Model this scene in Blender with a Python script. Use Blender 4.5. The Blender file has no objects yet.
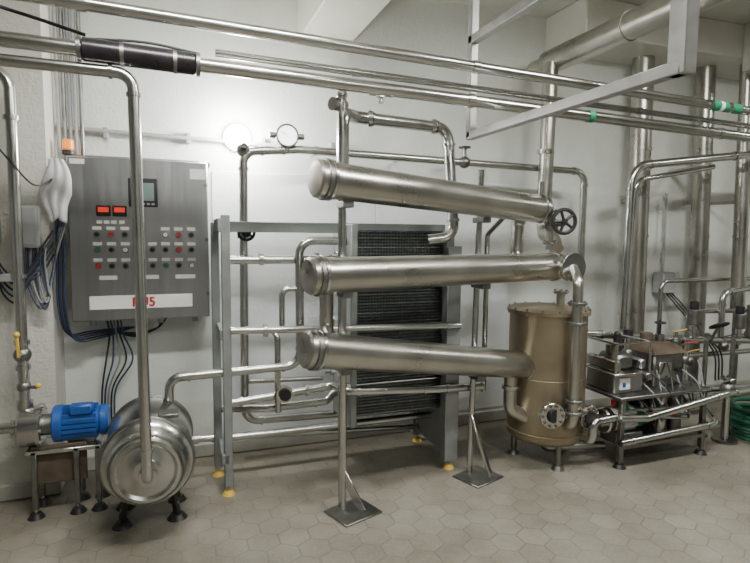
import bpy, bmesh, math, random
from mathutils import Vector, Matrix, Quaternion
random.seed(4)
V=Vector
COL=bpy.context.scene.collection

# ------------------------------------------------------------------ materials
def newmat(name):
    m=bpy.data.materials.new(name); m.use_nodes=True
    nt=m.node_tree; b=nt.nodes['Principled BSDF']; return m,nt,b
def N(nt,t,**k):
    n=nt.nodes.new(t)
    for a,v in k.items(): setattr(n,a,v)
    return n
def plain(name,col,rough=.5,metal=0,var=.12,scale=8,emit=None,estr=0,bump=0,stretch=None,col2=None):
    m,nt,b=newmat(name)
    tc=N(nt,'ShaderNodeTexCoord'); no=N(nt,'ShaderNodeTexNoise'); no.inputs['Scale'].default_value=scale; no.inputs['Detail'].default_value=5
    if stretch:
        mp=N(nt,'ShaderNodeMapping'); mp.inputs['Scale'].default_value=stretch
        nt.links.new(tc.outputs['Object'],mp.inputs[0]); nt.links.new(mp.outputs[0],no.inputs['Vector'])
    else: nt.links.new(tc.outputs['Object'],no.inputs['Vector'])
    cr=N(nt,'ShaderNodeValToRGB'); cr.color_ramp.elements[0].position=.3; cr.color_ramp.elements[1].position=.72
    cr.color_ramp.elements[0].color=(*(col2 or [c*(1-var) for c in col]),1); cr.color_ramp.elements[1].color=(*[min(1,c*(1+var)) for c in col],1)
    nt.links.new(no.outputs[0],cr.inputs[0]); nt.links.new(cr.outputs[0],b.inputs['Base Color'])
    b.inputs['Metallic'].default_value=metal
    mr=N(nt,'ShaderNodeMapRange'); mr.inputs['To Min'].default_value=max(.03,rough*.7); mr.inputs['To Max'].default_value=min(1,rough*1.35)
    nt.links.new(no.outputs[0],mr.inputs[0]); nt.links.new(mr.outputs[0],b.inputs['Roughness'])
    if bump:
        bp=N(nt,'ShaderNodeBump'); bp.inputs['Strength'].default_value=bump; bp.inputs['Distance'].default_value=.01
        nt.links.new(no.outputs[0],bp.inputs['Height']); nt.links.new(bp.outputs[0],b.inputs['Normal'])
    if emit:
        b.inputs['Emission Color'].default_value=(*emit,1); b.inputs['Emission Strength'].default_value=estr
    return m
STEEL=plain('stainless_steel',(.53,.53,.505),.22,1,.12,7)
STEELB=plain('brushed_steel_tube',(.50,.488,.445),.29,1,.13,4)
STEELP=plain('brushed_cabinet_steel',(.41,.41,.415),.34,1,.06,3,stretch=(14,14,.6))
STEELD=plain('dull_steel',(.25,.25,.235),.40,1,.25,14)
GREY=plain('grey_painted_steel',(.28,.295,.29),.45,.4,.12,9)
GALV=plain('galvanised_steel',(.42,.42,.41),.45,.6,.15,12)
TANKM=plain('heat_tinted_steel',(.37,.315,.23),.42,.85,.15,3,col2=(.26,.21,.14))
RUST=plain('rusty_cover',(.12,.09,.065),.6,.4,.4,9)
BLACK=plain('black_plastic',(.015,.015,.016),.45)
DARKP=plain('gasket_dark',(.035,.04,.04),.5,.2,.3,30)
PLATE=plain('plate_edges',(.12,.135,.135),.38,.75,.3,30)
INSUL=plain('insulation_dark',(.014,.011,.014),.28,0,.3,12)
BLUE=plain('blue_motor_paint',(.012,.08,.32),.4,0,.15,10)
WHITE=plain('white_plastic',(.78,.78,.76),.4,0,.05)
CLOTH=plain('white_cloth',(.66,.66,.67),.85,0,.08,10,bump=.4)
JBG=plain('grey_plastic',(.36,.37,.37),.5,0,.05)
YEL=plain('yellow_plastic',(.75,.50,.08),.4,0,.1)
RED=plain('red_plastic',(.55,.02,.02),.4,0,.1)
GREEN=plain('green_plastic',(.01,.22,.10),.5,0,.15)
HOSEG=plain('green_hose',(.012,.09,.05),.45,0,.2)
CABLE=plain('cable_blue',(.035,.055,.11),.5)
CABLK=plain('cable_black',(.02,.02,.02),.5)
CABGR=plain('cable_grey',(.24,.25,.26),.5)
ORANGE=plain('beacon_orange',(.8,.22,.02),.3,0,.1,emit=(1,.3,.02),estr=.8)
SCREEN=plain('screen_grey_green',(.16,.22,.20),.2,0,.1,emit=(.3,.5,.45),estr=.12)
LED=plain('led_red',(.3,.01,.01),.3,0,.1,40,emit=(1,.04,.02),estr=.8)
LAMP=plain('lamp_glass',(.9,.9,.85),.2,0,.02,emit=(1,.99,.92),estr=90)
TUBEL=plain('lamp_tube',(.9,.9,.9),.2,0,.02,emit=(1,.97,.9),estr=6)
GAUGE_GLARE=plain('gauge_glass_glare',(.85,.85,.82),.15,0,.03,emit=(1,1,.95),estr=4)  # emission paints reflected glare onto the gauge faces, no lamp inside
PAPER=plain('white_label',(.82,.82,.80),.6,0,.03)

def wallmat(name,col,brick=False,dirt=.86):
    m,nt,b=newmat(name)
    tc=N(nt,'ShaderNodeTexCoord')
    n1=N(nt,'ShaderNodeTexNoise'); n1.inputs['Scale'].default_value=1.3; n1.inputs['Detail'].default_value=8; n1.inputs['Roughness'].default_value=.65
    n2=N(nt,'ShaderNodeTexNoise'); n2.inputs['Scale'].default_value=45; n2.inputs['Detail'].default_value=4
    nt.links.new(tc.outputs['Object'],n1.inputs['Vector']); nt.links.new(tc.outputs['Object'],n2.inputs['Vector'])
    cr=N(nt,'ShaderNodeValToRGB'); cr.color_ramp.elements[0].position=.3; cr.color_ramp.elements[1].position=.62
    cr.color_ramp.elements[0].color=(col[0]*dirt,col[1]*dirt*.99,col[2]*dirt*.96,1); cr.color_ramp.elements[1].color=(*col,1)
    nt.links.new(n1.outputs[0],cr.inputs[0])
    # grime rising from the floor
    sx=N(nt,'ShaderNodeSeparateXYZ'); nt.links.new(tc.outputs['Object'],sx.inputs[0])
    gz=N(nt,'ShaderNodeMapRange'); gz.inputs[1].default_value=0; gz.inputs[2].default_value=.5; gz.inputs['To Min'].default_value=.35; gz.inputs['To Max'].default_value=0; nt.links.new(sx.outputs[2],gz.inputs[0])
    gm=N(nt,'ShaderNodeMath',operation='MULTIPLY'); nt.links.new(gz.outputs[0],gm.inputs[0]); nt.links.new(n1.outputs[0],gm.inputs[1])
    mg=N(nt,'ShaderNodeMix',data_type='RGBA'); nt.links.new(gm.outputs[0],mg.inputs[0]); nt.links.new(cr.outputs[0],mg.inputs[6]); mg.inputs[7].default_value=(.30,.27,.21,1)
    nt.links.new(mg.outputs[2],b.inputs['Base Color'])
    b.inputs['Roughness'].default_value=.42
    bp=N(nt,'ShaderNodeBump'); bp.inputs['Strength'].default_value=.25; bp.inputs['Distance'].default_value=.01
    src=n2.outputs[0]
    if brick:
        mp=N(nt,'ShaderNodeMapping'); mp.inputs['Rotation'].default_value=(math.pi/2,0,0)
        br=N(nt,'ShaderNodeTexBrick'); br.inputs['Scale'].default_value=4; br.inputs['Mortar Size'].default_value=.02
        br.inputs['Color1'].default_value=(1,1,1,1); br.inputs['Color2'].default_value=(.9,.9,.9,1); br.inputs['Mortar'].default_value=(0,0,0,1)
        nt.links.new(tc.outputs['Object'],mp.inputs[0]); nt.links.new(mp.outputs[0],br.inputs['Vector'])
        mx=N(nt,'ShaderNodeMath',operation='MULTIPLY_ADD'); mx.inputs[1].default_value=.6
        nt.links.new(br.outputs[0],mx.inputs[0]); nt.links.new(n2.outputs[0],mx.inputs[2]); src=mx.outputs[0]
        bp.inputs['Strength'].default_value=.6
    nt.links.new(src,bp.inputs['Height']); nt.links.new(bp.outputs[0],b.inputs['Normal'])
    return m
WALL=wallmat('painted_wall',(.77,.79,.76))
WALLB=wallmat('painted_brick',(.68,.67,.62),True,.84)
SHEET=wallmat('wall_sheet',(.82,.85,.86),dirt=.94)
CEIL=wallmat('painted_ceiling',(.56,.56,.50))
WDARK=wallmat('unseen_wall_dark',(.26,.27,.27))  # unseen walls, darkened so the steel picks up dark reflections
SKIRT=plain('cove_skirting',(.40,.385,.34),.5,0,.15)

def floormat():
    m,nt,b=newmat('hex_paver_floor'); L=nt.links.new
    tc=N(nt,'ShaderNodeTexCoord')
    def vm(op,a,bv=None):
        n=N(nt,'ShaderNodeVectorMath',operation=op); L(a,n.inputs[0])
        if bv is not None:
            if isinstance(bv,tuple): n.inputs[1].default_value=bv
            else: L(bv,n.inputs[1])
        return n
    s=.16; S=(s,s*1.7320508,1.0)
    pz=vm('MULTIPLY',tc.outputs['Object'],(1,1,0)); pz=vm('ADD',pz.outputs[0],(100*s,100*s*1.7320508,.5))
    a=vm('SUBTRACT',vm('MODULO',pz.outputs[0],S).outputs[0],(s/2,s*.8660254,.5))
    q=vm('ADD',pz.outputs[0],(s/2,s*.8660254,0))
    c=vm('SUBTRACT',vm('MODULO',q.outputs[0],S).outputs[0],(s/2,s*.8660254,.5))
    la=vm('LENGTH',a.outputs[0]); lc=vm('LENGTH',c.outputs[0])
    lt=N(nt,'ShaderNodeMath',operation='LESS_THAN'); L(la.outputs['Value'],lt.inputs[0]); L(lc.outputs['Value'],lt.inputs[1])
    mx=N(nt,'ShaderNodeMix',data_type='VECTOR'); L(lt.outputs[0],mx.inputs[0]); L(c.outputs[0],mx.inputs[4]); L(a.outputs[0],mx.inputs[5])
    cell=vm('SUBTRACT',pz.outputs[0],None); L(mx.outputs[1],cell.inputs[1])
    cs=vm('SNAP',vm('ADD',cell.outputs[0],(s*.25,s*.25,0)).outputs[0],(s*.5,s*.5,1))
    wn=N(nt,'ShaderNodeTexWhiteNoise',noise_dimensions='3D'); L(cs.outputs[0],wn.inputs[0])
    ab=vm('ABSOLUTE',mx.outputs[1])
    dt=vm('DOT_PRODUCT',ab.outputs[0],(.5,.8660254,0))
    sx=N(nt,'ShaderNodeSeparateXYZ'); L(ab.outputs[0],sx.inputs[0])
    mxx=N(nt,'ShaderNodeMath',operation='MAXIMUM'); L(dt.outputs['Value'],mxx.inputs[0]); L(sx.outputs[0],mxx.inputs[1])
    mr=N(nt,'ShaderNodeMapRange'); mr.inputs[1].default_value=s*.5-.006; mr.inputs[2].default_value=s*.5-.001; mr.clamp=True
    L(mxx.outputs[0],mr.inputs[0])
    n1=N(nt,'ShaderNodeTexNoise'); n1.inputs['Scale'].default_value=1.0; n1.inputs['Detail'].default_value=9; n1.inputs['Roughness'].default_value=.68; L(tc.outputs['Object'],n1.inputs['Vector'])
    n2=N(nt,'ShaderNodeTexNoise'); n2.inputs['Scale'].default_value=70; n2.inputs['Detail'].default_value=3; L(tc.outputs['Object'],n2.inputs['Vector'])
    cr=N(nt,'ShaderNodeValToRGB'); cr.color_ramp.elements[0].position=.34; cr.color_ramp.elements[1].position=.66
    cr.color_ramp.elements[0].color=(.150,.136,.105,1); cr.color_ramp.elements[1].color=(.300,.280,.232,1); L(n1.outputs[0],cr.inputs[0])
    m2=N(nt,'ShaderNodeMix',data_type='RGBA',blend_type='MULTIPLY'); m2.inputs[0].default_value=.4
    L(cr.outputs[0],m2.inputs[6]); L(n2.outputs[0],m2.inputs[7])
    wr=N(nt,'ShaderNodeMapRange'); wr.inputs['To Min'].default_value=1.12; wr.inputs['To Max'].default_value=1.27; L(wn.outputs['Value'],wr.inputs[0])
    sc=N(nt,'ShaderNodeVectorMath',operation='SCALE'); L(m2.outputs[2],sc.inputs[0]); L(wr.outputs[0],sc.inputs['Scale'])
    n3=N(nt,'ShaderNodeTexNoise'); n3.inputs['Scale'].default_value=2.2; n3.inputs['Detail'].default_value=3; L(tc.outputs['Object'],n3.inputs['Vector'])
    fr=N(nt,'ShaderNodeMapRange'); fr.inputs[1].default_value=.35; fr.inputs[2].default_value=.65; fr.inputs['To Min'].default_value=.20; fr.inputs['To Max'].default_value=.55; L(n3.outputs[0],fr.inputs[0])
    m3=N(nt,'ShaderNodeMix',data_type='RGBA'); f=N(nt,'ShaderNodeMath',operation='MULTIPLY'); L(fr.outputs[0],f.inputs[1])
    L(mr.outputs[0],f.inputs[0]); L(f.outputs[0],m3.inputs[0]); L(sc.outputs[0],m3.inputs[6]); m3.inputs[7].default_value=(.085,.075,.058,1)
    # uneven brown tone, stronger towards the back wall
    sp=N(nt,'ShaderNodeSeparateXYZ'); L(tc.outputs['Object'],sp.inputs[0])
    st=N(nt,'ShaderNodeMapRange'); st.inputs[1].default_value=-1.3; st.inputs[2].default_value=-.2; st.inputs['To Min'].default_value=0; st.inputs['To Max'].default_value=.75; L(sp.outputs[1],st.inputs[0])
    sm=N(nt,'ShaderNodeMath',operation='MULTIPLY'); L(st.outputs[0],sm.inputs[0]); L(n3.outputs[0],sm.inputs[1])
    m4=N(nt,'ShaderNodeMix',data_type='RGBA'); L(sm.outputs[0],m4.inputs[0]); L(m3.outputs[2],m4.inputs[6]); m4.inputs[7].default_value=(.13,.11,.075,1)
    L(m4.outputs[2],b.inputs['Base Color'])
    rr=N(nt,'ShaderNodeMapRange'); rr.inputs['To Min'].default_value=.30; rr.inputs['To Max'].default_value=.65; L(n1.outputs[0],rr.inputs[0]); L(rr.outputs[0],b.inputs['Roughness'])
    bp=N(nt,'ShaderNodeBump'); bp.inputs['Strength'].default_value=.3; bp.inputs['Distance'].default_value=.004; bp.invert=True
    L(mr.outputs[0],bp.inputs['Height']); L(bp.outputs[0],b.inputs['Normal'])
    return m
FLOOR=floormat()

# ------------------------------------------------------------------ mesh builder
def frame(axis):
    a=V(axis).normalized(); u=a.orthogonal().normalized()
    if abs(a.z)<.99: u=V((0,0,1)).cross(a).normalized()
    return a,u,a.cross(u)
def fillet(pts,bend,n=7):
    pts=[V(p) for p in pts]
    if len(pts)<3: return pts
    out=[pts[0]]
    for i in range(1,len(pts)-1):
        p=pts[i]; d1=(pts[i-1]-p); d2=(pts[i+1]-p); l1=d1.length; l2=d2.length; d1.normalize(); d2.normalize()
        ang=d1.angle(d2)
        if ang>math.radians(176): out.append(p); continue
        cut=min(bend/math.tan(ang/2),l1*.49,l2*.49); r=cut*math.tan(ang/2)
        cen=p+(d1+d2).normalized()*(r/math.sin(ang/2))
        a=(p+d1*cut)-cen; b=(p+d2*cut)-cen; tot=a.angle(b); ax=a.cross(b).normalized()
        for k in range(n+1): out.append(cen+Quaternion(ax,tot*k/n)@a)
    out.append(pts[-1]); return out
def smoothpath(pts,n=8):
    pts=[V(p) for p in pts]; P=[pts[0]*2-pts[1]]+pts+[pts[-1]*2-pts[-2]]; out=[]
    for i in range(1,len(P)-2):
        a,b,c,d=P[i-1:i+3]
        for k in range(n):
            t=k/n; out.append(.5*((2*b)+(c-a)*t+(2*a-5*b+4*c-d)*t*t+(3*b-a-3*c+d)*t**3))
    out.append(pts[-1]); return out
class Obj:
    def __init__(s,name): s.name=name; s.bm=bmesh.new(); s.mats=[]
    def mi(s,m):
        if m not in s.mats: s.mats.append(m)
        return s.mats.index(m)
    def add(s,verts,faces,m):
        k=s.mi(m); vs=[s.bm.verts.new(v) for v in verts]
        for f in faces:
            try: fc=s.bm.faces.new([vs[i] for i in f]); fc.material_index=k; fc.smooth=True
            except ValueError: pass
    def sweep(s,path,r,m,seg=12,closed=False):
        n=len(path); rs=r if isinstance(r,list) else [r]*n
        t0=(path[1]-path[0]).normalized(); _,u,_=frame(t0); verts=[];faces=[]; prev=t0
        for i,p in enumerate(path):
            if closed: t=(path[(i+1)%n]-path[i-1]).normalized()
            elif i==0: t=t0
            elif i==n-1: t=(path[-1]-path[-2]).normalized()
            else: t=((path[i+1]-p).normalized()+(p-path[i-1]).normalized()).normalized()
            u=prev.rotation_difference(t)@u; prev=t; w=t.cross(u)
            for k in range(seg):
                a=2*math.pi*k/seg; verts.append(p+(u*math.cos(a)+w*math.sin(a))*rs[i])
        for i in range(n if closed else n-1):
            j=(i+1)%n
            for k in range(seg):
                l=(k+1)%seg; faces.append((i*seg+k,i*seg+l,j*seg+l,j*seg+k))
        if not closed: faces.append(tuple(range(seg))[::-1]); faces.append(tuple((n-1)*seg+k for k in range(seg)))
        s.add(verts,faces,m)
    def tube(s,pts,r,m,bend=.07,seg=14,clamps=None):
        s.sweep(fillet(pts,bend),r,m,seg)
        if clamps:
            for a,b in zip(pts[:-1],pts[1:]):
                a=V(a);b=V(b);L=(b-a).length
                if L>.35:
                    d=(b-a)/L
                    for c in (a+d*(bend+.02),b-d*(bend+.02)): s.cyl(c-d*.008,c+d*.008,r*1.22,clamps,seg=16)
    def cable(s,pts,r,m): s.sweep(smoothpath(pts),r,m,7)
    def lathe(s,a,axis,prof,m,seg=32):
        A,u,w=frame(axis); a=V(a); verts=[];faces=[]
        for (r,h) in prof:
            for k in range(seg):
                t=2*math.pi*k/seg; verts.append(a+A*h+(u*math.cos(t)+w*math.sin(t))*max(r,1e-4))
        n=len(prof)
        for i in range(n-1):
            for k in range(seg):
                l=(k+1)%seg; faces.append((i*seg+k,i*seg+l,(i+1)*seg+l,(i+1)*seg+k))
        faces.append(tuple(range(seg))[::-1]); faces.append(tuple((n-1)*seg+k for k in range(seg)))
        s.add(verts,faces,m)
    def cyl(s,a,b,r,m,r2=None,seg=24,ch=0):
        a=V(a);b=V(b);L=(b-a).length; r2=r if r2 is None else r2
        prof=[(r,0),(r2,L)] if not ch else [(r-ch,0),(r,ch),(r2,L-ch),(r2-ch,L)]
        s.lathe(a,b-a,prof,m,seg)
    def torus(s,c,axis,R,r,m,seg=32,ts=8):
        A,u,w=frame(axis); c=V(c)
        s.sweep([c+(u*math.cos(2*math.pi*k/seg)+w*math.sin(2*math.pi*k/seg))*R for k in range(seg)],r,m,ts,closed=True)
    def sphere(s,c,r,m,seg=20,sc=(1,1,1)):
        c=V(c); n=seg//2; verts=[];faces=[]
        for i in range(n+1):
            ph=math.pi*i/n
            for k in range(seg):
                t=2*math.pi*k/seg; verts.append(c+V((math.sin(ph)*math.cos(t)*r*sc[0],math.sin(ph)*math.sin(t)*r*sc[1],-math.cos(ph)*r*sc[2])))
        for i in range(n):
            for k in range(seg):
                l=(k+1)%seg; faces.append((i*seg+k,i*seg+l,(i+1)*seg+l,(i+1)*seg+k))
        s.add(verts,faces,m)
    def box(s,lo,hi,m,bev=.004,rot=None):
        lo=V(lo);hi=V(hi); c=(lo+hi)/2; d=hi-lo
        t=bmesh.new(); bmesh.ops.create_cube(t,size=1)
        for v in t.verts: v.co=V((v.co.x*d.x,v.co.y*d.y,v.co.z*d.z))
        if bev: bmesh.ops.bevel(t,geom=t.edges[:],offset=min(bev,min(d)*.45),segments=1,affect='EDGES')
        t.verts.ensure_lookup_table(); q=rot if rot else Matrix.Identity(3)
        t.verts.index_update()
        s.add([c+q@v.co for v in t.verts],[[v.index for v in f.verts] for f in t.faces],m); t.free()
    def beam(s,a,b,w,h,m,bev=.003):
        a=V(a);b=V(b);A,u,wv=frame(b-a); L=(b-a).length
        q=Matrix((u,wv,A)).transposed(); c=(a+b)/2
        s.box(c-V((w/2,h/2,L/2)),c+V((w/2,h/2,L/2)),m,bev,q)
    def flange(s,c,axis,r,m,th=.02,bolts=8,bm=None):
        A,u,w=frame(axis);c=V(c); s.cyl(c-A*th/2,c+A*th/2,r,m,ch=.002)
        for k in range(bolts):
            t=2*math.pi*k/bolts; p=c+(u*math.cos(t)+w*math.sin(t))*r*.8
            s.cyl(p-A*(th/2+.008),p+A*(th/2+.008),r*.11,bm or m,seg=6)
    def foot(s,x,y,m1,m2,top,r=.02,fr=.045):
        s.cyl((x,y,.0),(x,y,.028),fr,m2,r2=fr*.6,seg=20); s.cyl((x,y,.02),(x,y,top),r*.55,m1,seg=10); 
    def handwheel(s,c,axis,R,m,r=.01):
        A,u,w=frame(axis);c=V(c); s.torus(c,axis,R,r,m); s.cyl(c-A*.02,c+A*.02,R*.22,m,seg=12)
        for k in range(5):
            t=2*math.pi*k/5; s.cyl(c,c+(u*math.cos(t)+w*math.sin(t))*R,r*.8,m,seg=8)
    def done(s,parent=None):
        me=bpy.data.meshes.new(s.name); bmesh.ops.recalc_face_normals(s.bm,faces=s.bm.faces[:]); s.bm.to_mesh(me); s.bm.free()
        for m in s.mats: me.materials.append(m)
        try: me.set_sharp_from_angle(angle=math.radians(38))
        except Exception: pass
        o=bpy.data.objects.new(s.name,me); COL.objects.link(o)
        if parent: o.parent=parent
        return o

# ------------------------------------------------------------------ room shell
CZ=3.4
def slab(name,lo,hi,m,bev=0):
    o=Obj(name); o.box(lo,hi,m,bev); return o.done()
slab('floor',(-3.2,-6.2,-.1),(8.2,.2,0),FLOOR)
slab('ceiling',(-3.2,-6.2,CZ),(8.2,.2,CZ+.1),CEIL)
slab('wall_back',(-3.2,0,0),(8.2,.2,CZ),WALL)
slab('wall_left',(-3.2,-6.2,0),(-3,0,CZ),WDARK)
slab('wall_right',(8,-6.2,0),(8.2,0,CZ),WALL)
slab('wall_front',(-3,-6.2,0),(8,-6,CZ),WDARK)
slab('wall_pillar',(-3,-.3,0),(-.69,0,CZ),WALLB)
slab('baseboard_back',(-.69,-.025,0),(8,0,.10),SKIRT,.01)
slab('baseboard_pillar',(-3,-.325,0),(-.68,-.3,.10),SKIRT,.01)
slab('ceiling_beam',(.85,-6,2.95),(1.22,0,CZ),CEIL,.01)
slab('ceiling_beam',(2.95,-.5,3.12),(8,0,CZ),CEIL,.01)
slab('ceiling_beam',(4.6,-6,3.0),(5.0,-.5,CZ),CEIL,.01)
o=Obj('trim_wall_sheet')
for a,b in ((.25,1.45),(1.455,2.65)):
    o.box((a,-.012,.12),(b,0,2.02),SHEET,.003)
o.done()

# ------------------------------------------------------------------ ceiling lights (real fixtures)
def fixture(x,y,power):
    o=Obj('ceiling_light'); L=1.5; dx,dy=L/2,.09
    o.box((x-dx,y-dy,CZ-.07),(x+dx,y+dy,CZ),WHITE,.01)
    for s in (-.045,.045): o.cyl((x-L/2+.05,y+s,CZ-.09),(x+L/2-.05,y+s,CZ-.09),.016,TUBEL,seg=10)
    ob=o.done()
    l=bpy.data.lights.new('tube_light','AREA'); l.shape='RECTANGLE'; l.size=2*dx*.95; l.size_y=2*dy*.95; l.energy=power; l.color=(1,1,.95)
    lo=bpy.data.objects.new('tube_light',l); lo.location=(x,y,CZ-.12); COL.objects.link(lo); lo.parent=ob
fixture(0.3,-2.2,98); fixture(2.7,-2.4,104); fixture(5.4,-2.4,62); fixture(1.3,-4.4,92)

# ------------------------------------------------------------------ overhead pipes
def oh(name,y,x0,x1,za,slope,r,m=STEEL):
    o=Obj(name); o.cyl((x0,y,za-slope*(x0)),(x1,y,za-slope*x1),r,m,seg=18)
    x=x0+.7
    while x<x1:
        z=za-slope*x; o.cyl((x-.02,y,z),(x+.02,y,z),r*1.18,m,seg=18); x+=1.9
    return o
oh('overhead_pipe',-1.30,-2.95,7.95,2.547,.029,.029).done()
oh('overhead_pipe',-1.20,.2,7.95,2.452,.022,.019).done()
oh('overhead_pipe',-1.25,-2.95,7.95,2.374,.025,.033).done()
o=Obj('pipe_insulation'); o.cyl((-.36,-1.25,2.385),(.11,-1.25,2.372),.050,INSUL,seg=20,ch=.006)
for x in (-.37,-.2,.02,.12): o.cyl((x-.008,-1.25,2.384-.028*(x+.36)),(x+.008,-1.25,2.384-.028*(x+.36)),.052,STEELD,seg=20)
o.done()
o=Obj('product_pipe'); o.tube([(-2.95,-1.25,2.33),(-.16,-1.25,2.30),(-.15,-1.22,.46)],.026,STEEL,bend=.07,clamps=STEEL)
o.tube([(-.15,-1.22,.48),(-.15,-1.22,.40),(-.15,-1.14,.40)],.026,STEEL,bend=.05); o.done()
o=Obj('flow_marker')
for x0,x1,y,za,sl,r in ((3.30,3.55,-1.30,2.547,.029,.032),(2.35,2.39,-1.25,2.374,.025,.036)):
    o.cyl((x0,y,za-sl*x0),(x1,y,za-sl*x1),r,GREEN)
    if x1-x0>.1: o.cyl((x0+.06,y,za-sl*(x0+.06)),(x0+.09,y,za-sl*(x0+.09)),r+.001,PAPER)
o.done()
o=Obj('pipe_hanger_frame')
w=.05
o.box((1.76-w/2,-.925,2.20),(1.76+w/2,-.875,CZ),GALV)
o.box((1.74,-2.46,2.19),(1.80,-2.38,CZ),GALV)
o.box((1.76-w/2,-2.44,2.19),(1.76+w/2,-.88,2.24),GALV)
o.box((1.76-w/2,-2.44,2.77),(1.76+w/2,-.88,2.82),GALV)
o.done()
o=Obj('large_duct_pipe')
o.cyl((2.78,-5.95,2.94),(2.78,-.28,2.94),.09,STEELB,seg=28); o.cyl((2.78,-.30,2.94),(2.78,-.10,2.94),.062,STEELB)
for y in (-1.1,-2.6): o.cyl((2.78,y-.02,2.94),(2.78,y+.02,2.94),.096,STEELB,seg=28)
o.cyl((2.70,-.40,1.72),(2.72,-.40,2.90),.055,STEELB,seg=22); o.cyl((2.715,-.40,2.55),(2.715,-.40,2.585),.066,STEEL)
o.cyl((2.70,-.40,2.22),(2.70,-.40,2.25),.064,STEEL)
o.tube([(2.70,-.40,1.80),(2.70,-.40,1.60),(2.55,-.70,1.60),(2.52,-.80,1.50)],.05,STEELB,bend=.1)
o.done()

# ------------------------------------------------------------------ left riser with valves
o=Obj('riser_pipe')
o.tube([(-2.95,-.5,2.47),(-.81,-.5,2.45),(-.81,-.5,.60)],.029,STEEL,bend=.1)
for z in (2.2,1.35,.98,.84): o.cyl((-.81,-.5,z-.012),(-.81,-.5,z+.012),.04,STEEL)
o.sphere((-.81,-.5,.91),.045,STEELD); o.cyl((-.81,-.5,.91),(-.81,-.58,.91),.014,STEELD); o.beam((-.81,-.58,.91),(-.81,-.60,1.03),.016,.012,YEL); o.sphere((-.81,-.60,1.04),.016,YEL)
o.sphere((-.81,-.5,.73),.036,STEELD); o.cyl((-.81,-.5,.73),(-.74,-.54,.73),.01,STEELD); o.sphere((-.73,-.545,.74),.016,YEL)
o.box((-.90,-.52,1.32),(-.81,-.305,1.36),GALV)
o.done()
# ------------------------------------------------------------------ pump
o=Obj('electric_pump')
o.cyl((-.64,-.5,.50),(-.43,-.5,.50),.085,BLUE,ch=.008,seg=28)
for k in range(20):
    t=2*math.pi*k/20
    c=V((-.535,-.5+.09*math.cos(t),.50+.09*math.sin(t))); o.beam(c-V((.09,0,0)),c+V((.09,0,0)),.006,.02,BLUE,0)
o.cyl((-.44,-.5,.50),(-.385,-.5,.50),.088,BLUE,ch=.015,seg=28)
o.box((-.58,-.59,.56),(-.46,-.52,.62),BLUE,.01)
o.cyl((-.67,-.5,.50),(-.62,-.5,.50),.105,BLUE,ch=.006,seg=28)
o.cyl((-.72,-.5,.50),(-.66,-.5,.50),.06,STEELD)
o.cyl((-.84,-.5,.50),(-.72,-.5,.50),.115,STEEL,ch=.012,seg=32); o.cyl((-.745,-.5,.50),(-.725,-.5,.50),.125,STEEL,seg=32)
for k in range(8):
    t=2*math.pi*k/8; o.cyl((-.715,-.5+.108*math.cos(t),.5+.108*math.sin(t)),(-.755,-.5+.108*math.cos(t),.5+.108*math.sin(t)),.008,STEELD,seg=6)
o.cyl((-1.6,-.5,.50),(-.84,-.5,.50),.03,STEEL); o.cyl((-.88,-.5,.50),(-.86,-.5,.50),.042,STEEL)
o.cyl((-.81,-.5,.60),(-.81,-.5,.65),.042,STEEL)
o.box((-.80,-.60,.36),(-.42,-.40,.385),STEEL); o.box((-.78,-.57,.18),(-.50,-.55,.40),RUST); 
for x in (-.76,-.55,-.44):
    o.box((x-.015,-.60,.05),(x+.015,-.57,.38),STEELD); o.box((x-.015,-.43,.05),(x+.015,-.40,.38),STEELD)
    for y in (-.585,-.415): o.foot(x,y,STEEL,BLACK,.08)
o.box((-.60,-.54,.385),(-.46,-.46,.43),STEELD)
o.done()
# ------------------------------------------------------------------ round drum
o=Obj('pump_drum'); c=V((-.155,-1.13,.41))
o.lathe(c,(0,1,0),[(.03,-.012),(.06,-.012),(.07,-.004),(.13,.0),(.145,-.012),(.160,-.010),(.170,.004),(.176,.03),(.178,.05),(.195,.075),(.205,.09),(.220,.10),(.225,.12),(.225,.58),(.215,.61),(.10,.64)],STEEL,56)
for d in (.13,.54): o.torus(c+V((0,d,0)),(0,1,0),.226,.010,STEELD,56)
o.torus(c+V((0,.02,0)),(0,1,0),.176,.008,STEELD,48)
o.cyl(c+V((0.005,-.04,-.02)),c+V((0.005,0,-.02)),.045,STEEL)
for x,s_ in ((-.30,1),(-.02,-1)):
    for y in (-.84,-.62):
        o.beam((x+.03*s_,y,.27),(x,y,.03),.03,.03,BLACK); o.foot(x,y,STEELD,BLACK,.10,fr=.055)
o.box((-.10,-1.0,.625),(.0,-.90,.648),STEELD,.004)
o.tube([(-.155,-.52,.45),(-.155,-.44,.45),(-.155,-.40,.30),(-.155,-.30,.24),(.12,-.30,.24)],.03,STEEL,bend=.06)
o.done()

# ------------------------------------------------------------------ control cabinet
cab=Obj('control_cabinet'); f=-.25
cab.box((-.60,-.225,1.04),(.21,-.01,2.05),STEELP,.006)
cab.box((-.598,f,1.045),(.208,-.227,2.045),STEELP,.006)
cab.box((-.62,-.16,2.03),(.23,-.005,2.065),STEELP,.004)
cab.box((-.262,f-.012,1.752),(-.095,f,1.928),BLACK,.006); cab.box((-.205,f-.014,1.79),(-.115,f-.011,1.90),SCREEN,0)
for k in range(4): cab.box((-.215+.028*k,f-.014,1.764),(-.197+.028*k,f-.011,1.776),JBG,0)
for a,b in ((-.445,-.365),(-.355,-.275)):
    cab.box((a,f-.012,1.69),(b,f,1.755),BLACK,.004); cab.box((a+.01,f-.014,1.715),(b-.01,f-.011,1.745),LED,0)
for a in (-.445,-.405,-.365,-.32): cab.box((a,f-.003,1.645),(a+.03,f,1.665),PAPER,0)
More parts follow.
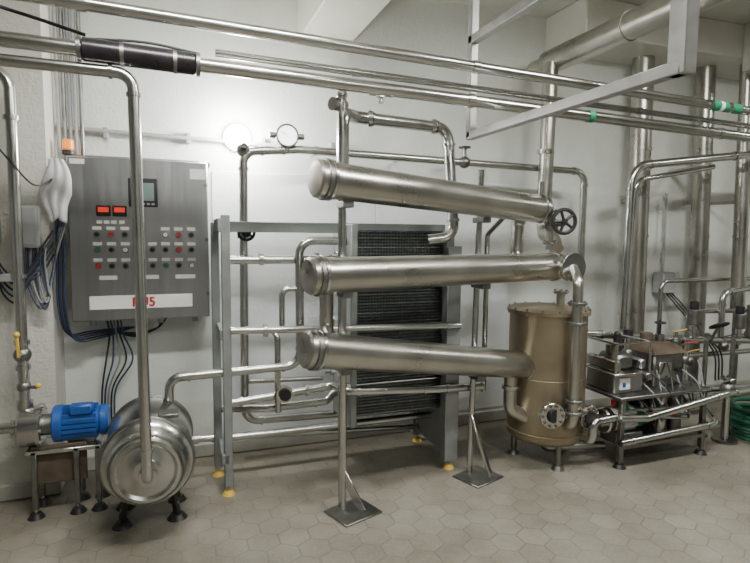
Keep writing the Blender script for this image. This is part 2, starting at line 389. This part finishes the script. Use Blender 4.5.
for i,(z,n) in enumerate(((1.585,8),(1.49,8),(1.39,8))):
    for k in range(n):
        x=-.445+k*.078
        if i==0 and k==4: continue
        cab.box((x-.025,f-.003,z+.022),(x+.025,f,z+.042),PAPER,0)
        mt=[BLACK,RED,BLACK,GREEN,BLACK,WHITE,RED,BLACK][(k+i*3)%8]
        cab.cyl((x,f,z-.005),(x,f-.008,z-.005),.019,STEELD,seg=16); cab.cyl((x,f-.008,z-.005),(x,f-.028,z-.005),.013,mt,seg=16)
for a,b in ((-.44,-.34),(-.2,-.1),(0,.12)): cab.box((a,f-.003,1.30),(b,f,1.325),PAPER,0)
cab.box((.10,f-.003,1.935),(.195,f,2.0),PAPER,0); cab.box((-.58,f-.003,2.0),(-.50,f,2.03),PAPER,0)
cab.box((-.50,f-.006,1.115),(.10,f,1.20),PAPER,.002)
for z in (1.2,1.55,1.9): cab.cyl((.195,f,z),(.195,f-.012,z),.012,STEELD,seg=12)
for x in (-.5,-.1,.12): cab.cyl((x,-.12,1.0),(x,-.12,1.045),.02,JBG,seg=12)
cabo=cab.done()
cu=bpy.data.curves.new('sign_text','FONT'); cu.body='PU5'; cu.size=.08; cu.extrude=.001; cu.offset=.002; cu.materials.append(RED)
t=bpy.data.objects.new('sign_text',cu); COL.objects.link(t); t.location=(-.26,f-.008,1.13); t.rotation_euler=(math.pi/2,0,0); t.parent=cabo
o=Obj('warning_beacon'); o.cyl((-.60,-.14,2.065),(-.60,-.14,2.09),.034,BLACK); o.cyl((-.60,-.14,2.09),(-.60,-.14,2.155),.032,ORANGE,ch=.008); o.done()
o=Obj('cable_conduit'); o.tube([(-.68,-.04,2.26),(-.62,-.04,2.24),(1.25,-.04,2.20)],.014,JBG)
for x in (-.4,.1,.6,1.1): o.box((x-.015,-.05,2.19),(x+.015,0,2.26),JBG)
for k in range(5): o.cyl((-.66+k*.032,-.05,2.07),(-.66+k*.032,-.05,CZ),.012,[JBG,STEELD,CABGR,JBG,STEELD][k],seg=10)
o.done()
o=Obj('junction_box'); o.box((-.83,-.40,1.50),(-.73,-.30,1.74),JBG,.01); o.box((-.815,-.405,1.52),(-.745,-.40,1.72),JBG,.004)
o.box((-1.02,-.36,1.52),(-.93,-.30,1.70),JBG,.01); o.done()
o=Obj('cable_bundle')
for k in range(9):
    d=k*.012; z=random.uniform(-.06,.06)
    o.cable([(-.80+d,-.36,1.50),(-.80+d,-.38,1.36+z),(-.74+d*.6,-.40,1.20+z),(-.68,-.36,1.30+z*.5),(-.655,-.34,1.45),(-.64+d*.3,-.30,1.62)],.006,[CABLE,CABLK,CABGR][k%3])
for k in range(5):
    z=k*.035
    o.cable([(-.95,-.34,1.54),(-.93,-.38,1.42-z),(-.85,-.40,1.33-z),(-.78,-.40,1.38-z*.5),(-.72,-.37,1.50-z),(-.67,-.31,1.60-z)],.006,[CABLK,CABLE][k%2])
for k in range(5):
    x=-.655+k*.010
    o.cable([(x,-.28,1.75),(x-.005,-.29,1.4),(x-.01,-.28,1.15),(x+.02,-.2,.97-k*.01),(x+.15,-.10,.96-k*.012),(-.30+.01*k,-.08,.97)],.006,[CABLE,CABLK][k%2])
for k in range(5):
    x=-.42+k*.02
    o.cable([(x,-.12,1.03),(x+.01,-.10,.93),(x-.02+.02*k,-.07,.75),(x-.05,-.06,.55),(x-.06,-.05,.25)],.006,[CABLK,CABLE,CABGR][k%3])
for k in range(3):
    o.cable([(-.10+k*.02,-.12,1.03),(-.12,-.09,.96),(-.25,-.07,.93-k*.012),(-.38,-.07,.94)],.006,CABLK)
o.cable([(-.9,-.4,2.05),(-.8,-.56,1.95),(-.72,-.5,1.85),(-.66,-.4,1.88),(-.62,-.3,1.98)],.005,CABLK)
o.done()
o=Obj('overhead_cable'); o.cable([(-1.6,-1.2,2.66),(-1.0,-1.2,2.60),(-.6,-1.2,2.52),(-.35,-1.2,2.46)],.008,CABLK); o.cable([(-.35,-1.25,2.43),(-.1,-1.26,2.44),(.12,-1.25,2.42)],.006,CABLK); o.done()
bm=bmesh.new(); nx,nz=14,20; g=[]
for j in range(nz+1):
    row=[]
    for i in range(nx+1):
        u=i/nx*2-1; v=j/nz
        wdt=(.035+.045*math.sin(min(1,v*1.6)*math.pi/2))*(1-.55*max(0,v-.6)/.4)
        x=-.635+u*wdt+.01*math.sin(v*7); y=-.36-.035*math.cos(u*1.5)*min(1,v*3)-.010*math.sin(u*9+v*3)-.008*math.sin(v*13+u*3)
        row.append(bm.verts.new((x,y,2.01-.34*v-.03*abs(u)*(v>.9))))
    g.append(row)
for j in range(nz):
    for i in range(nx):
        fc=bm.faces.new((g[j][i],g[j][i+1],g[j+1][i+1],g[j+1][i])); fc.smooth=True
me=bpy.data.meshes.new('hanging_cloth'); bm.to_mesh(me); bm.free(); me.materials.append(CLOTH)
ob=bpy.data.objects.new('hanging_cloth',me); COL.objects.link(ob); md=ob.modifiers.new('thick','SOLIDIFY'); md.thickness=.006

# ------------------------------------------------------------------ wall lamp + gauge
o=Obj('wall_lamp'); o.cyl((.42,0,2.25),(.42,-.04,2.25),.088,WHITE,ch=.008); o.sphere((.42,-.045,2.25),.09,LAMP,sc=(1,.7,1)); ob=o.done()
l=bpy.data.lights.new('lamp_glow','POINT'); l.energy=55; l.shadow_soft_size=.07; l.color=(1,.995,.95); lo=bpy.data.objects.new('lamp_glow',l); lo.location=(.42,-.19,2.25); COL.objects.link(lo); lo.parent=ob
def gauge(x,y,z,r,ax=(0,-1,0)):
    o=Obj('pressure_gauge'); A=V(ax).normalized(); c=V((x,y,z)); o.cyl(c+A*-.025,c+A*.02,r,STEELD,ch=.004); o.cyl(c+A*.02,c+A*.024,r*.84,GAUGE_GLARE); o.torus(c+A*.022,ax,r*.94,r*.10,STEELD)
    for k in range(9):
        t_=math.radians(-40+k*32); d=V((math.cos(t_),0,math.sin(t_))); o.beam(c+A*.025+d*r*.62,c+A*.025+d*r*.76,r*.05,.002,BLACK,0)
    o.beam(c+A*.026-V((r*.5,0,-r*.3)),c+A*.026,r*.06,.003,BLACK,0); o.cyl(c-V((0,0,r)),c-V((0,0,r+.03)),.014,STEEL)
    for s_ in (-1,1): o.cyl(c+V((s_*r,0,0)),c+V((s_*(r+.04),0,0)),.02,STEELD)
    return o.done()
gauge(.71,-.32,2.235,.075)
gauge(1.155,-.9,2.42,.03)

# ------------------------------------------------------------------ wall loop pipe
o=Obj('supply_loop_pipe')
o.tube([(.44,-.3,2.12),(.80,-.3,2.155),(3.16,-.3,2.115),(3.16,-.3,.78)],.028,STEEL,bend=.09,clamps=STEEL)
o.tube([(.60,-.3,2.14),(.43,-.3,2.12),(.42,-.3,.33),(1.80,-.3,.29)],.028,STEEL,bend=.09,clamps=STEEL)
o.sphere((.43,-.3,2.13),.045,STEELD); o.cyl((.43,-.3,2.13),(.43,-.37,2.15),.02,BLACK)
o.cyl((.43,-.30,1.56),(.43,-.30,1.64),.045,STEELD); o.cyl((.43,-.33,1.60),(.43,-.41,1.60),.032,BLACK); o.handwheel((.43,-.42,1.60),(0,1,0),.05,BLACK,.009)
o.cyl((.71,-.3,2.13),(.71,-.3,2.17),.018,STEEL)
for x in (.95,1.6,2.4): o.cyl((x,-.3,2.15),(x,-.014,2.15),.010,STEEL)
o.sphere((2.05,-.3,2.135),.045,STEELD); o.cyl((2.05,-.3,2.14),(2.05,-.3,2.24),.015,STEELD); o.cyl((2.05,-.3,2.24),(2.05,-.3,2.25),.045,BLACK)
o.done()

# ------------------------------------------------------------------ plate heat exchanger
o=Obj('plate_heat_exchanger')
o.box((.255,-.68,.06),(.305,-.62,1.70),GREY); o.box((.215,-.38,.06),(.265,-.32,1.66),GREY)
o.box((.235,-.68,1.60),(.29,-.32,1.68),GREY); o.box((.24,-.68,.20),(.285,-.32,.26),GREY); o.box((.24,-.66,.96),(.28,-.34,1.02),GREY)
o.foot(.28,-.65,STEEL,YEL,.08,fr=.04); o.foot(.24,-.35,STEEL,YEL,.08,fr=.04)
o.box((.27,-.54,1.60),(1.78,-.47,1.665),GREY); o.cyl((.27,-.50,.30),(1.78,-.50,.30),.025,STEEL)
o.box((1.04,-.70,.34),(1.085,-.28,1.66),GREY,.006)
o.box((1.705,-.72,.10),(1.76,-.24,1.60),GREY,.006)
for (y,xx) in ((-.74,1.735),(-.22,1.735)):
    o.box((xx-.05,y-.035,.06),(xx+.05,y+.035,1.52 if y<-.5 else 1.4),GREY); o.foot(xx,y,STEEL,YEL,.08,fr=.04)
n=60
for k in range(n):
    x=1.093+k*(.61/n); o.box((x,-.655-.005*(k%2),.40),(x+.0062,-.32,1.62),PLATE if k%2 else DARKP,0)
for k in range(60):
    z=.41+k*.0203; o.box((1.09,-.667,z),(1.70,-.655,z+.007),PLATE if k%3 else STEELD,0)
for z in (.62,1.0,1.40):
    for y in (-.685,-.30):
        o.cyl((.98,y,z),(1.80,y,z),.008,STEELD,seg=10); o.cyl((1.015,y,z),(1.04,y,z),.020,STEEL,seg=6); o.cyl((1.76,y,z),(1.785,y,z),.022,STEEL,seg=6)
for z,y in ((1.43,-.42),(.53,-.42),(1.43,-.58),(.53,-.58)):
    o.flange((1.03,y,z),(1,0,0),.05,STEEL,.018,6)
o.done()
o=Obj('product_piping')
r=.027
o.tube([(1.03,-.60,1.55),(.73,-.60,1.55),(.735,-.60,.76),(-.05,-.60,.74),(-.05,-.60,.60)],r,STEEL,bend=.09,clamps=STEEL)
o.tube([(.30,-.55,1.43),(1.03,-.58,1.43)],r,STEEL,clamps=STEEL)
o.tube([(.30,-.70,1.02),(1.77,-.80,.995)],.022,STEEL,clamps=STEEL)
o.tube([(.30,-.50,.52),(.98,-.50,.58),(1.00,-.74,.60),(1.60,-.80,.58),(1.95,-.80,.57)],r,STEEL,clamps=STEEL,bend=.06)
o.tube([(.12,-.30,.24),(2.0,-.30,.13)],.022,STEEL,clamps=STEEL)
o.tube([(.27,-.36,.45),(.55,-.45,.45),(.95,-.45,.46),(1.03,-.42,.53)],r,STEEL,bend=.06,clamps=STEEL)
o.tube([(.44,-.3,.95),(.60,-.55,.98),(.60,-.55,.45)],.02,STEEL,bend=.06)
o.tube([(.95,-.6,1.25),(.62,-.6,1.25),(.62,-.6,1.02)],.018,STEEL,bend=.05)
o.cyl((.64,-.54,.57),(.64,-.58,.57),.055,STEEL); o.cyl((.64,-.58,.57),(.64,-.60,.57),.038,BLACK)
o.sphere((.64,-.5,.555),.045,STEELD)
for x,z in ((.5,1.435),(.85,1.435),(.5,1.015),(.8,.565)): o.cyl((x-.012,-.565 if z>1.2 else (-.715 if z>.9 else -.5),z),(x+.012,-.565 if z>1.2 else (-.715 if z>.9 else -.5),z),.040,STEEL)
o.tube([(.45,-.15,.62),(.45,-.15,.56),(1.0,-.15,.54)],.018,STEEL)
o.done()

# ------------------------------------------------------------------ inlet loop pipe
o=Obj('transfer_pipe')
o.tube([(.90,-.98,1.95),(.90,-.98,2.27),(1.00,-.90,2.27),(1.70,-.70,2.29),(1.72,-.78,1.58),(1.55,-.74,1.56)],.036,STEEL,bend=.09,clamps=STEEL)
for d in ((1.10,-.871,2.273),(1.58,-.734,2.287)): o.cyl(V(d)-V((.012,-.003,0)),V(d)+V((.012,-.003,0)),.048,STEEL)
o.done()

# ------------------------------------------------------------------ tubular heat exchanger
o=Obj('tubular_heat_exchanger')
R=.100
tb=[((.69,-1.2,1.88),(2.36,-.85,1.77)),((.65,-1.2,1.375),(2.50,-.85,1.385)),((.63,-1.2,.99),(2.29,-.85,.70))]
for a,b in tb:
    a=V(a);b=V(b);d=(b-a).normalized(); L=(b-a).length
    o.lathe(a,d,[(.03,-.012),(R-.012,-.006),(R,.006),(R,.1),(R*.97,.12),(R*.93,L-.006),(R*.8,L),(.03,L+.01)],STEELB,40)
    o.cyl(a+d*.035,a+d*.06,R+.009,STEELD,seg=40,ch=.003); o.cyl(a+d*.064,a+d*.085,R+.009,STEEL,seg=40,ch=.003)
    o.cyl(b-d*.06,b-d*.04,R+.003,STEEL,seg=40,ch=.003)
b=V(tb[1][1]); o.cyl(b-V((0,.06,0)),b+V((0,-.15,0)),.085,STEELB,ch=.006,seg=32); o.cyl(b+V((0,-.13,0)),b+V((0,-.165,0)),.098,STEEL,ch=.004,seg=32)
o.cyl((.885,-1.045,.01),(.875,-1.045,2.34),.024,STEEL)
o.sphere((.875,-1.045,2.35),.03,STEEL); o.cyl((.82,-1.045,2.30),(.90,-1.0,2.30),.036,STEEL)
o.box((.80,-1.22,0),(1.06,-1.00,.012),STEELD,.003,Matrix.Rotation(math.radians(20),3,'Z'))
o.beam((.885,-1.045,.22),(.98,-1.13,.012),.012,.05,STEEL)
o.cyl((1.83,-.86,.01),(1.90,-.80,2.02),.020,STEEL); o.box((1.72,-1.05,0),(1.98,-.83,.012),STEELD,.003,Matrix.Rotation(math.radians(20),3,'Z'))
o.beam((1.84,-.86,.40),(1.92,-.98,.012),.04,.02,STEEL)
for (a,b2) in tb:
    a=V(a);b2=V(b2)
    for x,y in ((.88,-1.06),(1.86,-.85)):
        t_=(x-a.x)/(b2.x-a.x); c=a.lerp(b2,t_); o.box((c.x-.03,min(y,c.y)-.0,c.z-R-.03),(c.x+.03,max(y,c.y)+.03,c.z-R+.006),STEELD,.003)
o.tube([(2.25,-.88,1.78),(2.25,-.72,1.70),(2.24,-.72,1.44),(2.25,-.88,1.38)],.045,STEELB,bend=.07,seg=18)
o.tube([(.80,-1.18,1.37),(.80,-1.0,1.30),(.80,-1.0,1.06),(.78,-1.17,.97)],.04,STEELB,bend=.06,seg=18)
o.tube([(2.12,-.88,.72),(2.12,-.88,.42),(2.26,-.88,.34)],.045,STEELB,bend=.07,seg=18); o.cyl((2.12,-.88,.56),(2.12,-.88,.585),.058,STEEL)
o.tube([(2.30,-.90,1.86),(2.30,-.90,1.95)],.02,STEEL)
o.tube([(2.02,-.92,1.73),(2.02,-.70,1.60),(2.02,-.70,.50)],.018,STEEL,bend=.05)
o.done()

# ------------------------------------------------------------------ buffer tank
o=Obj('buffer_tank'); cx,cy=2.47,-.80
o.lathe((cx,cy,.13),(0,0,1),[(.03,.0),(.15,.01),(.24,.04),(.262,.07),(.265,.09),(.265,.925),(.268,.93),(.283,.932),(.283,.955),(.270,.958),(.262,.965),(.20,.972),(.10,.98),(.02,.983)],TANKM,56)
o.torus((cx,cy,.235),(0,0,1),.266,.007,TANKM,56); o.torus((cx,cy,.62),(0,0,1),.2655,.003,TANKM,56)
for k in range(16):
    t=2*math.pi*k/16; o.cyl((cx+.274*math.cos(t),cy+.274*math.sin(t),1.05),(cx+.274*math.cos(t),cy+.274*math.sin(t),1.10),.007,STEELD,seg=6)
for k in range(3):
    t=math.radians(-100+120*k); x=cx+.21*math.cos(t); y=cy+.21*math.sin(t); o.cyl((x,y,.03),(x,y,.26),.02,STEELD); o.cyl((x,y,0),(x,y,.03),.045,STEELD,r2=.03)
px_,py_=cx-.03,cy-.33
o.tube([(2.50,-1.0,1.38),(px_,py_,1.30),(px_,py_,.36),(px_+.01,cy-.2,.30)],.034,STEELB,bend=.07,seg=16)
for z in (1.16,1.03,.52,.44): o.flange((px_,py_,z),(0,0,1),.062,STEELD,.016,6)
o.flange((2.30,-1.10,.42),(.25,1,0),.085,STEEL,.02,10,STEELD); o.cyl((2.305,-1.12,.42),(2.30,-1.10,.42),.045,BLACK); o.cyl((2.31,-1.08,.42),(2.36,-.98,.42),.05,STEELB)
o.flange((2.60,-1.10,.38),(-.1,1,.1),.080,STEEL,.02,10,STEELD); o.cyl((2.60,-1.10,.38),(2.58,-.97,.38),.05,STEELB); o.cyl((2.60,-1.125,.38),(2.60,-1.10,.38),.045,BLACK)
o.tube([(cx,cy,.16),(cx,cy,.07),(cx+.45,cy-.1,.07)],.03,STEELB,bend=.06)
o.tube([(2.60,-1.0,.22),(2.60,-1.14,.22),(2.60,-1.14,.36),(2.80,-1.12,.36)],.028,STEEL,bend=.05)
o.cyl((cx+.1,cy,1.10),(cx+.1,cy,1.20),.03,STEELB); o.flange((cx+.1,cy,1.20),(0,0,1),.055,STEEL,.015,6)
o.done()
o=Obj('handwheel_valve')
o.cyl((2.43,-.84,1.50),(2.43,-.84,1.74),.028,STEELB); o.sphere((2.43,-.85,1.67),.05,STEELD); o.cyl((2.43,-.85,1.67),(2.43,-.98,1.67),.014,STEELD); o.handwheel((2.43,-.98,1.69),(.25,1,0),.078,BLACK,.013)
o.flange((2.43,-.84,1.76),(0,0,1),.05,STEEL,.014,6); o.flange((2.43,-.84,1.55),(0,0,1),.05,STEEL,.014,6)
o.done()

# ------------------------------------------------------------------ right risers
def riser(x0,x1,y,z0,r):
    o=Obj('large_riser_pipe'); o.cyl((x1,y,z0),(x0,y,CZ),r,STEELB,seg=26)
    d=(x0-x1)/(CZ-z0)
    for z in (z0+.02,1.6,2.35): o.cyl((x1+d*(z-z0),y,z-.012),(x1+d*(z-z0),y,z+.012),r*1.08,STEELB,seg=26)
    o.cyl((x1,y,0),(x1,y,z0),r*.55,STEELD); o.box((x1-.02,y,1.9),(x1+.02,-.0,1.93),GALV); return o.done()
riser(3.82,3.86,-.2,.66,.088); riser(4.55,4.62,-.2,.6,.078); riser(4.80,4.88,-.4,.9,.06)
o=Obj('arched_pipe')
o.tube([(7.9,-.6,2.35),(4.64,-.6,2.30),(3.36,-.6,2.14),(3.34,-.6,.80)],.033,STEEL,bend=.16,clamps=STEEL)
o.tube([(4.40,-.45,2.2),(3.55,-.45,2.05),(3.50,-.45,.85)],.022,STEEL,bend=.12)
o.cyl((4.40,-.46,2.2),(4.40,-.01,2.2),.022,STEEL); o.done()

# ------------------------------------------------------------------ valve / pump skid on the right
o=Obj('process_pump_skid')
for x in (2.86,3.62):
    for y in (-1.12,-.68):
        o.box((x-.018,y-.018,.05),(x+.018,y+.018,.50),STEELD); o.foot(x,y,STEELD,BLACK,.08)
o.box((2.82,-1.15,.475),(3.66,-.64,.50),STEELD); o.box((2.84,-1.14,.13),(3.64,-1.11,.16),STEELD); o.box((2.84,-.70,.13),(3.64,-.67,.16),STEELD); o.box((2.86,-1.12,.145),(3.62,-.68,.155),STEELD,0)
# left valve block
o.box((2.84,-1.06,.50),(3.10,-.78,.64),STEELP,.01); o.box((2.80,-1.11,.64),(3.14,-.73,.655),STEEL,.003)
o.box((2.90,-1.02,.655),(3.05,-.82,.76),STEELD,.02); o.box((2.83,-1.08,.66),(2.88,-.78,.74),STEEL,.01); o.box((3.07,-1.06,.66),(3.12,-.78,.73),STEELP,.01)
for x in (2.82,3.12):
    for y in (-1.09,-.75): o.cyl((x,y,.65),(x,y,.86),.008,STEEL,seg=8)
o.tube([(2.82,-1.09,.86),(3.12,-1.09,.86),(3.12,-.75,.86),(2.82,-.75,.86),(2.82,-1.09,.86)],.008,STEEL,bend=.02,seg=8)
o.cyl((2.94,-.92,.76),(2.94,-.92,.82),.045,STEELD); o.cyl((3.02,-.88,.76),(3.02,-.88,.87),.025,BLACK); o.sphere((3.02,-.88,.88),.026,BLACK)
o.cyl((2.88,-1.0,.74),(2.88,-1.0,.84),.016,RUST); o.cyl((2.88,-1.0,.84),(2.88,-1.0,.85),.03,RUST)
# right hood
o.box((3.26,-1.00,.50),(3.54,-.74,.74),STEELD,.01)
o.add([V(p) for p in ((3.24,-1.02,.74),(3.56,-1.02,.74),(3.56,-.72,.74),(3.24,-.72,.74),(3.28,-.94,.80),(3.52,-.94,.80),(3.52,-.74,.80),(3.28,-.74,.80))],[(0,1,5,4),(1,2,6,5),(2,3,7,6),(3,0,4,7),(4,5,6,7),(3,2,1,0)],RUST)
o.box((3.30,-1.012,.56),(3.42,-.998,.68),STEEL,.004); o.cyl((3.48,-1.0,.62),(3.48,-1.03,.62),.025,BLACK)
o.cyl((3.34,-.84,.80),(3.34,-.84,.87),.045,RUST); o.cyl((3.47,-.84,.80),(3.47,-.84,.85),.035,STEELD); o.cyl((3.47,-.84,.85),(3.47,-.84,.94),.010,BLACK); o.handwheel((3.47,-.84,.94),(0,0,1),.035,BLACK,.007)
o.box((2.88,-1.075,.53),(2.97,-1.06,.61),PAPER,.003); o.box((2.90,-1.08,.55),(2.925,-1.07,.58),BLUE,.001)
# connecting manifold between the two
o.cyl((3.10,-.95,.57),(3.26,-.95,.57),.04,STEEL); o.flange((3.18,-.95,.57),(1,0,0),.06,STEELD,.02,8)
o.cyl((3.18,-.82,.50),(3.18,-.82,.84),.022,STEEL); o.sphere((3.18,-.82,.72),.04,STEELD); o.cyl((3.18,-.82,.84),(3.18,-.82,.90),.035,BLACK)
for k,x in enumerate((3.60,3.64)): o.cyl((x,-.80-.12*k,.50),(x,-.80-.12*k,.78),.018,STEEL); o.sphere((x,-.80-.12*k,.66),.035,STEELD); o.beam((x,-.80-.12*k,.79),(x+.08,-.85-.12*k,.80),.014,.008,RED if k else BLACK)
# lower pump and motor; black motor added to darken the space under the skid
o.cyl((2.86,-1.0,.30),(3.08,-1.0,.30),.075,WHITE,ch=.02); o.cyl((2.80,-1.0,.30),(2.86,-1.0,.30),.09,STEEL,ch=.01); o.cyl((2.76,-1.0,.30),(2.80,-1.0,.30),.045,STEEL)
for k in range(14):
    t=2*math.pi*k/14; c=V((2.98,-1.0+.078*math.cos(t),.30+.078*math.sin(t))); o.beam(c-V((.08,0,0)),c+V((.08,0,0)),.005,.016,JBG,0)
o.box((2.92,-1.05,.365),(3.02,-.97,.41),GREEN,.01); o.cyl((3.08,-1.0,.30),(3.13,-1.0,.30),.075,GREEN,ch=.015)
o.box((2.86,-1.08,.155),(3.10,-.92,.215),STEELD)
o.cyl((2.90,-1.0,.40),(2.90,-1.0,.44),.018,RED)
o.cyl((3.16,-.80,.28),(3.50,-.80,.28),.09,BLACK,ch=.015); o.box((3.20,-.87,.155),(3.46,-.73,.20),STEELD)
o.sphere((3.34,-1.0,.32),.07,STEEL); o.cyl((3.34,-1.0,.16),(3.34,-1.0,.48),.04,STEEL); o.handwheel((3.34,-1.11,.34),(0,1,0),.04,RED,.007); o.cyl((3.34,-1.0,.34),(3.34,-1.11,.34),.01,STEELD)
o.cyl((3.50,-.98,.155),(3.50,-.98,.46),.05,STEELD,ch=.01)
for k in range(3): o.tube([(2.95+k*.12,-1.06,.44),(2.95+k*.12,-1.12,.40-k*.04),(3.50,-1.12,.36-k*.04),(3.52,-1.0,.44)],.010,[STEEL,STEELD,STEEL][k],bend=.04,seg=8)
for k in range(6):
    x=3.00+.10*k; z=.52+.05*(k%3)
    o.cable([(x,-1.03,z),(x+.04,-1.13,z-.08),(x+.10,-1.14,z-.13-.02*k),(x+.16,-1.06,z-.04),(x+.16,-1.02,z+.06)],.006,[CABLK,CABGR][k%2])
o.done()
o=Obj('process_piping')
o.tube([(2.80,-.62,.86),(3.2,-.62,.82),(3.9,-.62,.74),(6.2,-.62,.60)],.030,STEEL,clamps=STEEL)
o.tube([(2.82,-1.15,.36),(3.0,-1.20,.36),(3.75,-1.20,.46),(5.6,-1.0,.42)],.026,STEEL,bend=.08,clamps=STEEL)
o.tube([(2.80,-1.18,.20),(3.7,-1.18,.24),(3.8,-.9,.40),(5.6,-.8,.30)],.024,STEEL,bend=.08,clamps=STEEL)
o.tube([(2.80,-.55,.62),(3.3,-.60,.60),(5.8,-.5,.55)],.024,STEEL)
o.tube([(3.80,-.5,.66),(3.80,-.5,.20),(4.6,-.5,.16)],.04,STEELB,bend=.09)
o.tube([(3.34,-.6,.82),(3.34,-.6,.62)],.033,STEEL); o.tube([(3.16,-.3,.80),(3.16,-.3,.62),(3.16,-.6,.60)],.028,STEEL,bend=.07)
for x in (3.95,4.25,4.75):
    o.cyl((x,-.85,.02),(x,-.85,.78),.018,STEELD); o.cyl((x,-.85,0),(x,-.85,.02),.05,STEELD)
    o.flange((x,-.62,.73),(1,0,0),.05,STEELD,.014,6)
for x,z,y in ((3.84,.80,-.66),(4.10,.60,-.58),(4.42,.72,-.64),(4.60,.46,-.92)):
    o.sphere((x,y,z-.06),.042,STEELD); o.cyl((x,y,z-.06),(x,y,z+.02),.018,STEEL); o.beam((x-.02,y,z+.02),(x+.10,y-.02,z+.04),.016,.008,YEL if x<4.2 else BLACK)
o.handwheel((4.25,-.72,.86),(0,.5,1),.07,BLACK); o.cyl((4.25,-.66,.74),(4.25,-.72,.86),.012,STEELD)
o.handwheel((4.75,-.80,1.02),(0,1,.3),.06,BLACK); o.cyl((4.75,-.62,.74),(4.75,-.62,1.0),.03,STEELD); o.cyl((4.75,-.62,1.0),(4.75,-.80,1.02),.012,STEELD)
o.tube([(4.40,-.62,.74),(4.40,-.62,1.12),(4.9,-.55,1.15),(5.3,-.55,1.15)],.026,STEEL,bend=.08,clamps=STEEL)
o.tube([(4.05,-.3,.60),(4.05,-.3,1.20),(5.2,-.3,1.20)],.020,STEEL,bend=.08)
o.tube([(4.15,-.5,.56),(4.15,-.5,.95),(4.9,-.5,.93)],.020,STEEL,bend=.06)
for k in range(3):
    o.cable([(4.3+.03*k,-.12,1.08),(4.32+.04*k,-.25,.95),(4.30+.05*k,-.45,.80-.03*k),(4.36+.04*k,-.6,.60),(4.4+.04*k,-.6,.35)],.007,CABLK)
o.done()
o=Obj('pneumatic_valve')
for x,z in ((4.08,.86),(4.62,.80),(4.95,.86)):
    o.cyl((x,-.62,z-.14),(x,-.62,z),.026,STEEL); o.cyl((x,-.62,z),(x,-.62,z+.13),.05,STEELD,ch=.008); o.cyl((x,-.62,z+.13),(x,-.62,z+.20),.035,BLACK,ch=.008); o.flange((x,-.62,z-.06),(0,0,1),.045,STEEL,.012,6)
o.done()
o=Obj('control_junction_box'); o.box((4.25,-.14,1.06),(4.40,-.01,1.26),JBG,.01); o.cyl((4.32,-.08,.9),(4.32,-.08,1.06),.014,JBG); o.cyl((4.32,-.06,1.26),(4.32,-.06,2.0),.012,JBG); o.done()
o=Obj('hose_coil')
for k in range(8): o.torus((4.30,-1.06,.04+k*.032),(random.uniform(-.06,.06),random.uniform(-.06,.06),1),.17+random.uniform(-.015,.015),.017,HOSEG,40,8)
o.done()
# green jerrycans by the right end
o=Obj('green_jerrycan')
for x,y in ((4.55,-1.22),(4.62,-.98)):
    o.box((x-.10,y-.09,0),(x+.10,y+.09,.27),GREEN,.03); o.box((x-.07,y-.02,.27),(x+.03,y+.02,.31),GREEN,.012); o.cyl((x+.065,y,.26),(x+.065,y,.31),.022,BLACK)
o.done()
o=Obj('valve_stand'); o.cyl((4.02,-1.0,0),(4.02,-1.0,.02),.09,STEELD); o.cyl((4.02,-1.0,.02),(4.02,-1.0,.38),.03,STEEL); o.sphere((4.02,-1.0,.42),.055,STEELD); o.flange((4.02,-1.0,.50),(0,0,1),.055,STEEL,.016,8); o.done()

# ------------------------------------------------------------------ world & camera
w=bpy.data.worlds.new('world'); bpy.context.scene.world=w; w.use_nodes=True
w.node_tree.nodes['Background'].inputs[0].default_value=(.8,.85,.9,1); w.node_tree.nodes['Background'].inputs[1].default_value=.3
cam=bpy.data.cameras.new('camera'); co=bpy.data.objects.new('camera',cam); COL.objects.link(co)
Rm=Matrix.Rotation(-math.radians(20),4,'Z')@Matrix.Rotation(math.pi/2-math.radians(5),4,'X')@Matrix.Rotation(math.radians(.5),4,'Z')
co.matrix_world=Matrix.Translation((0,-4,1.6))@Rm
cam.sensor_width=36; cam.lens=26.4; cam.clip_start=.05
bpy.context.scene.camera=co
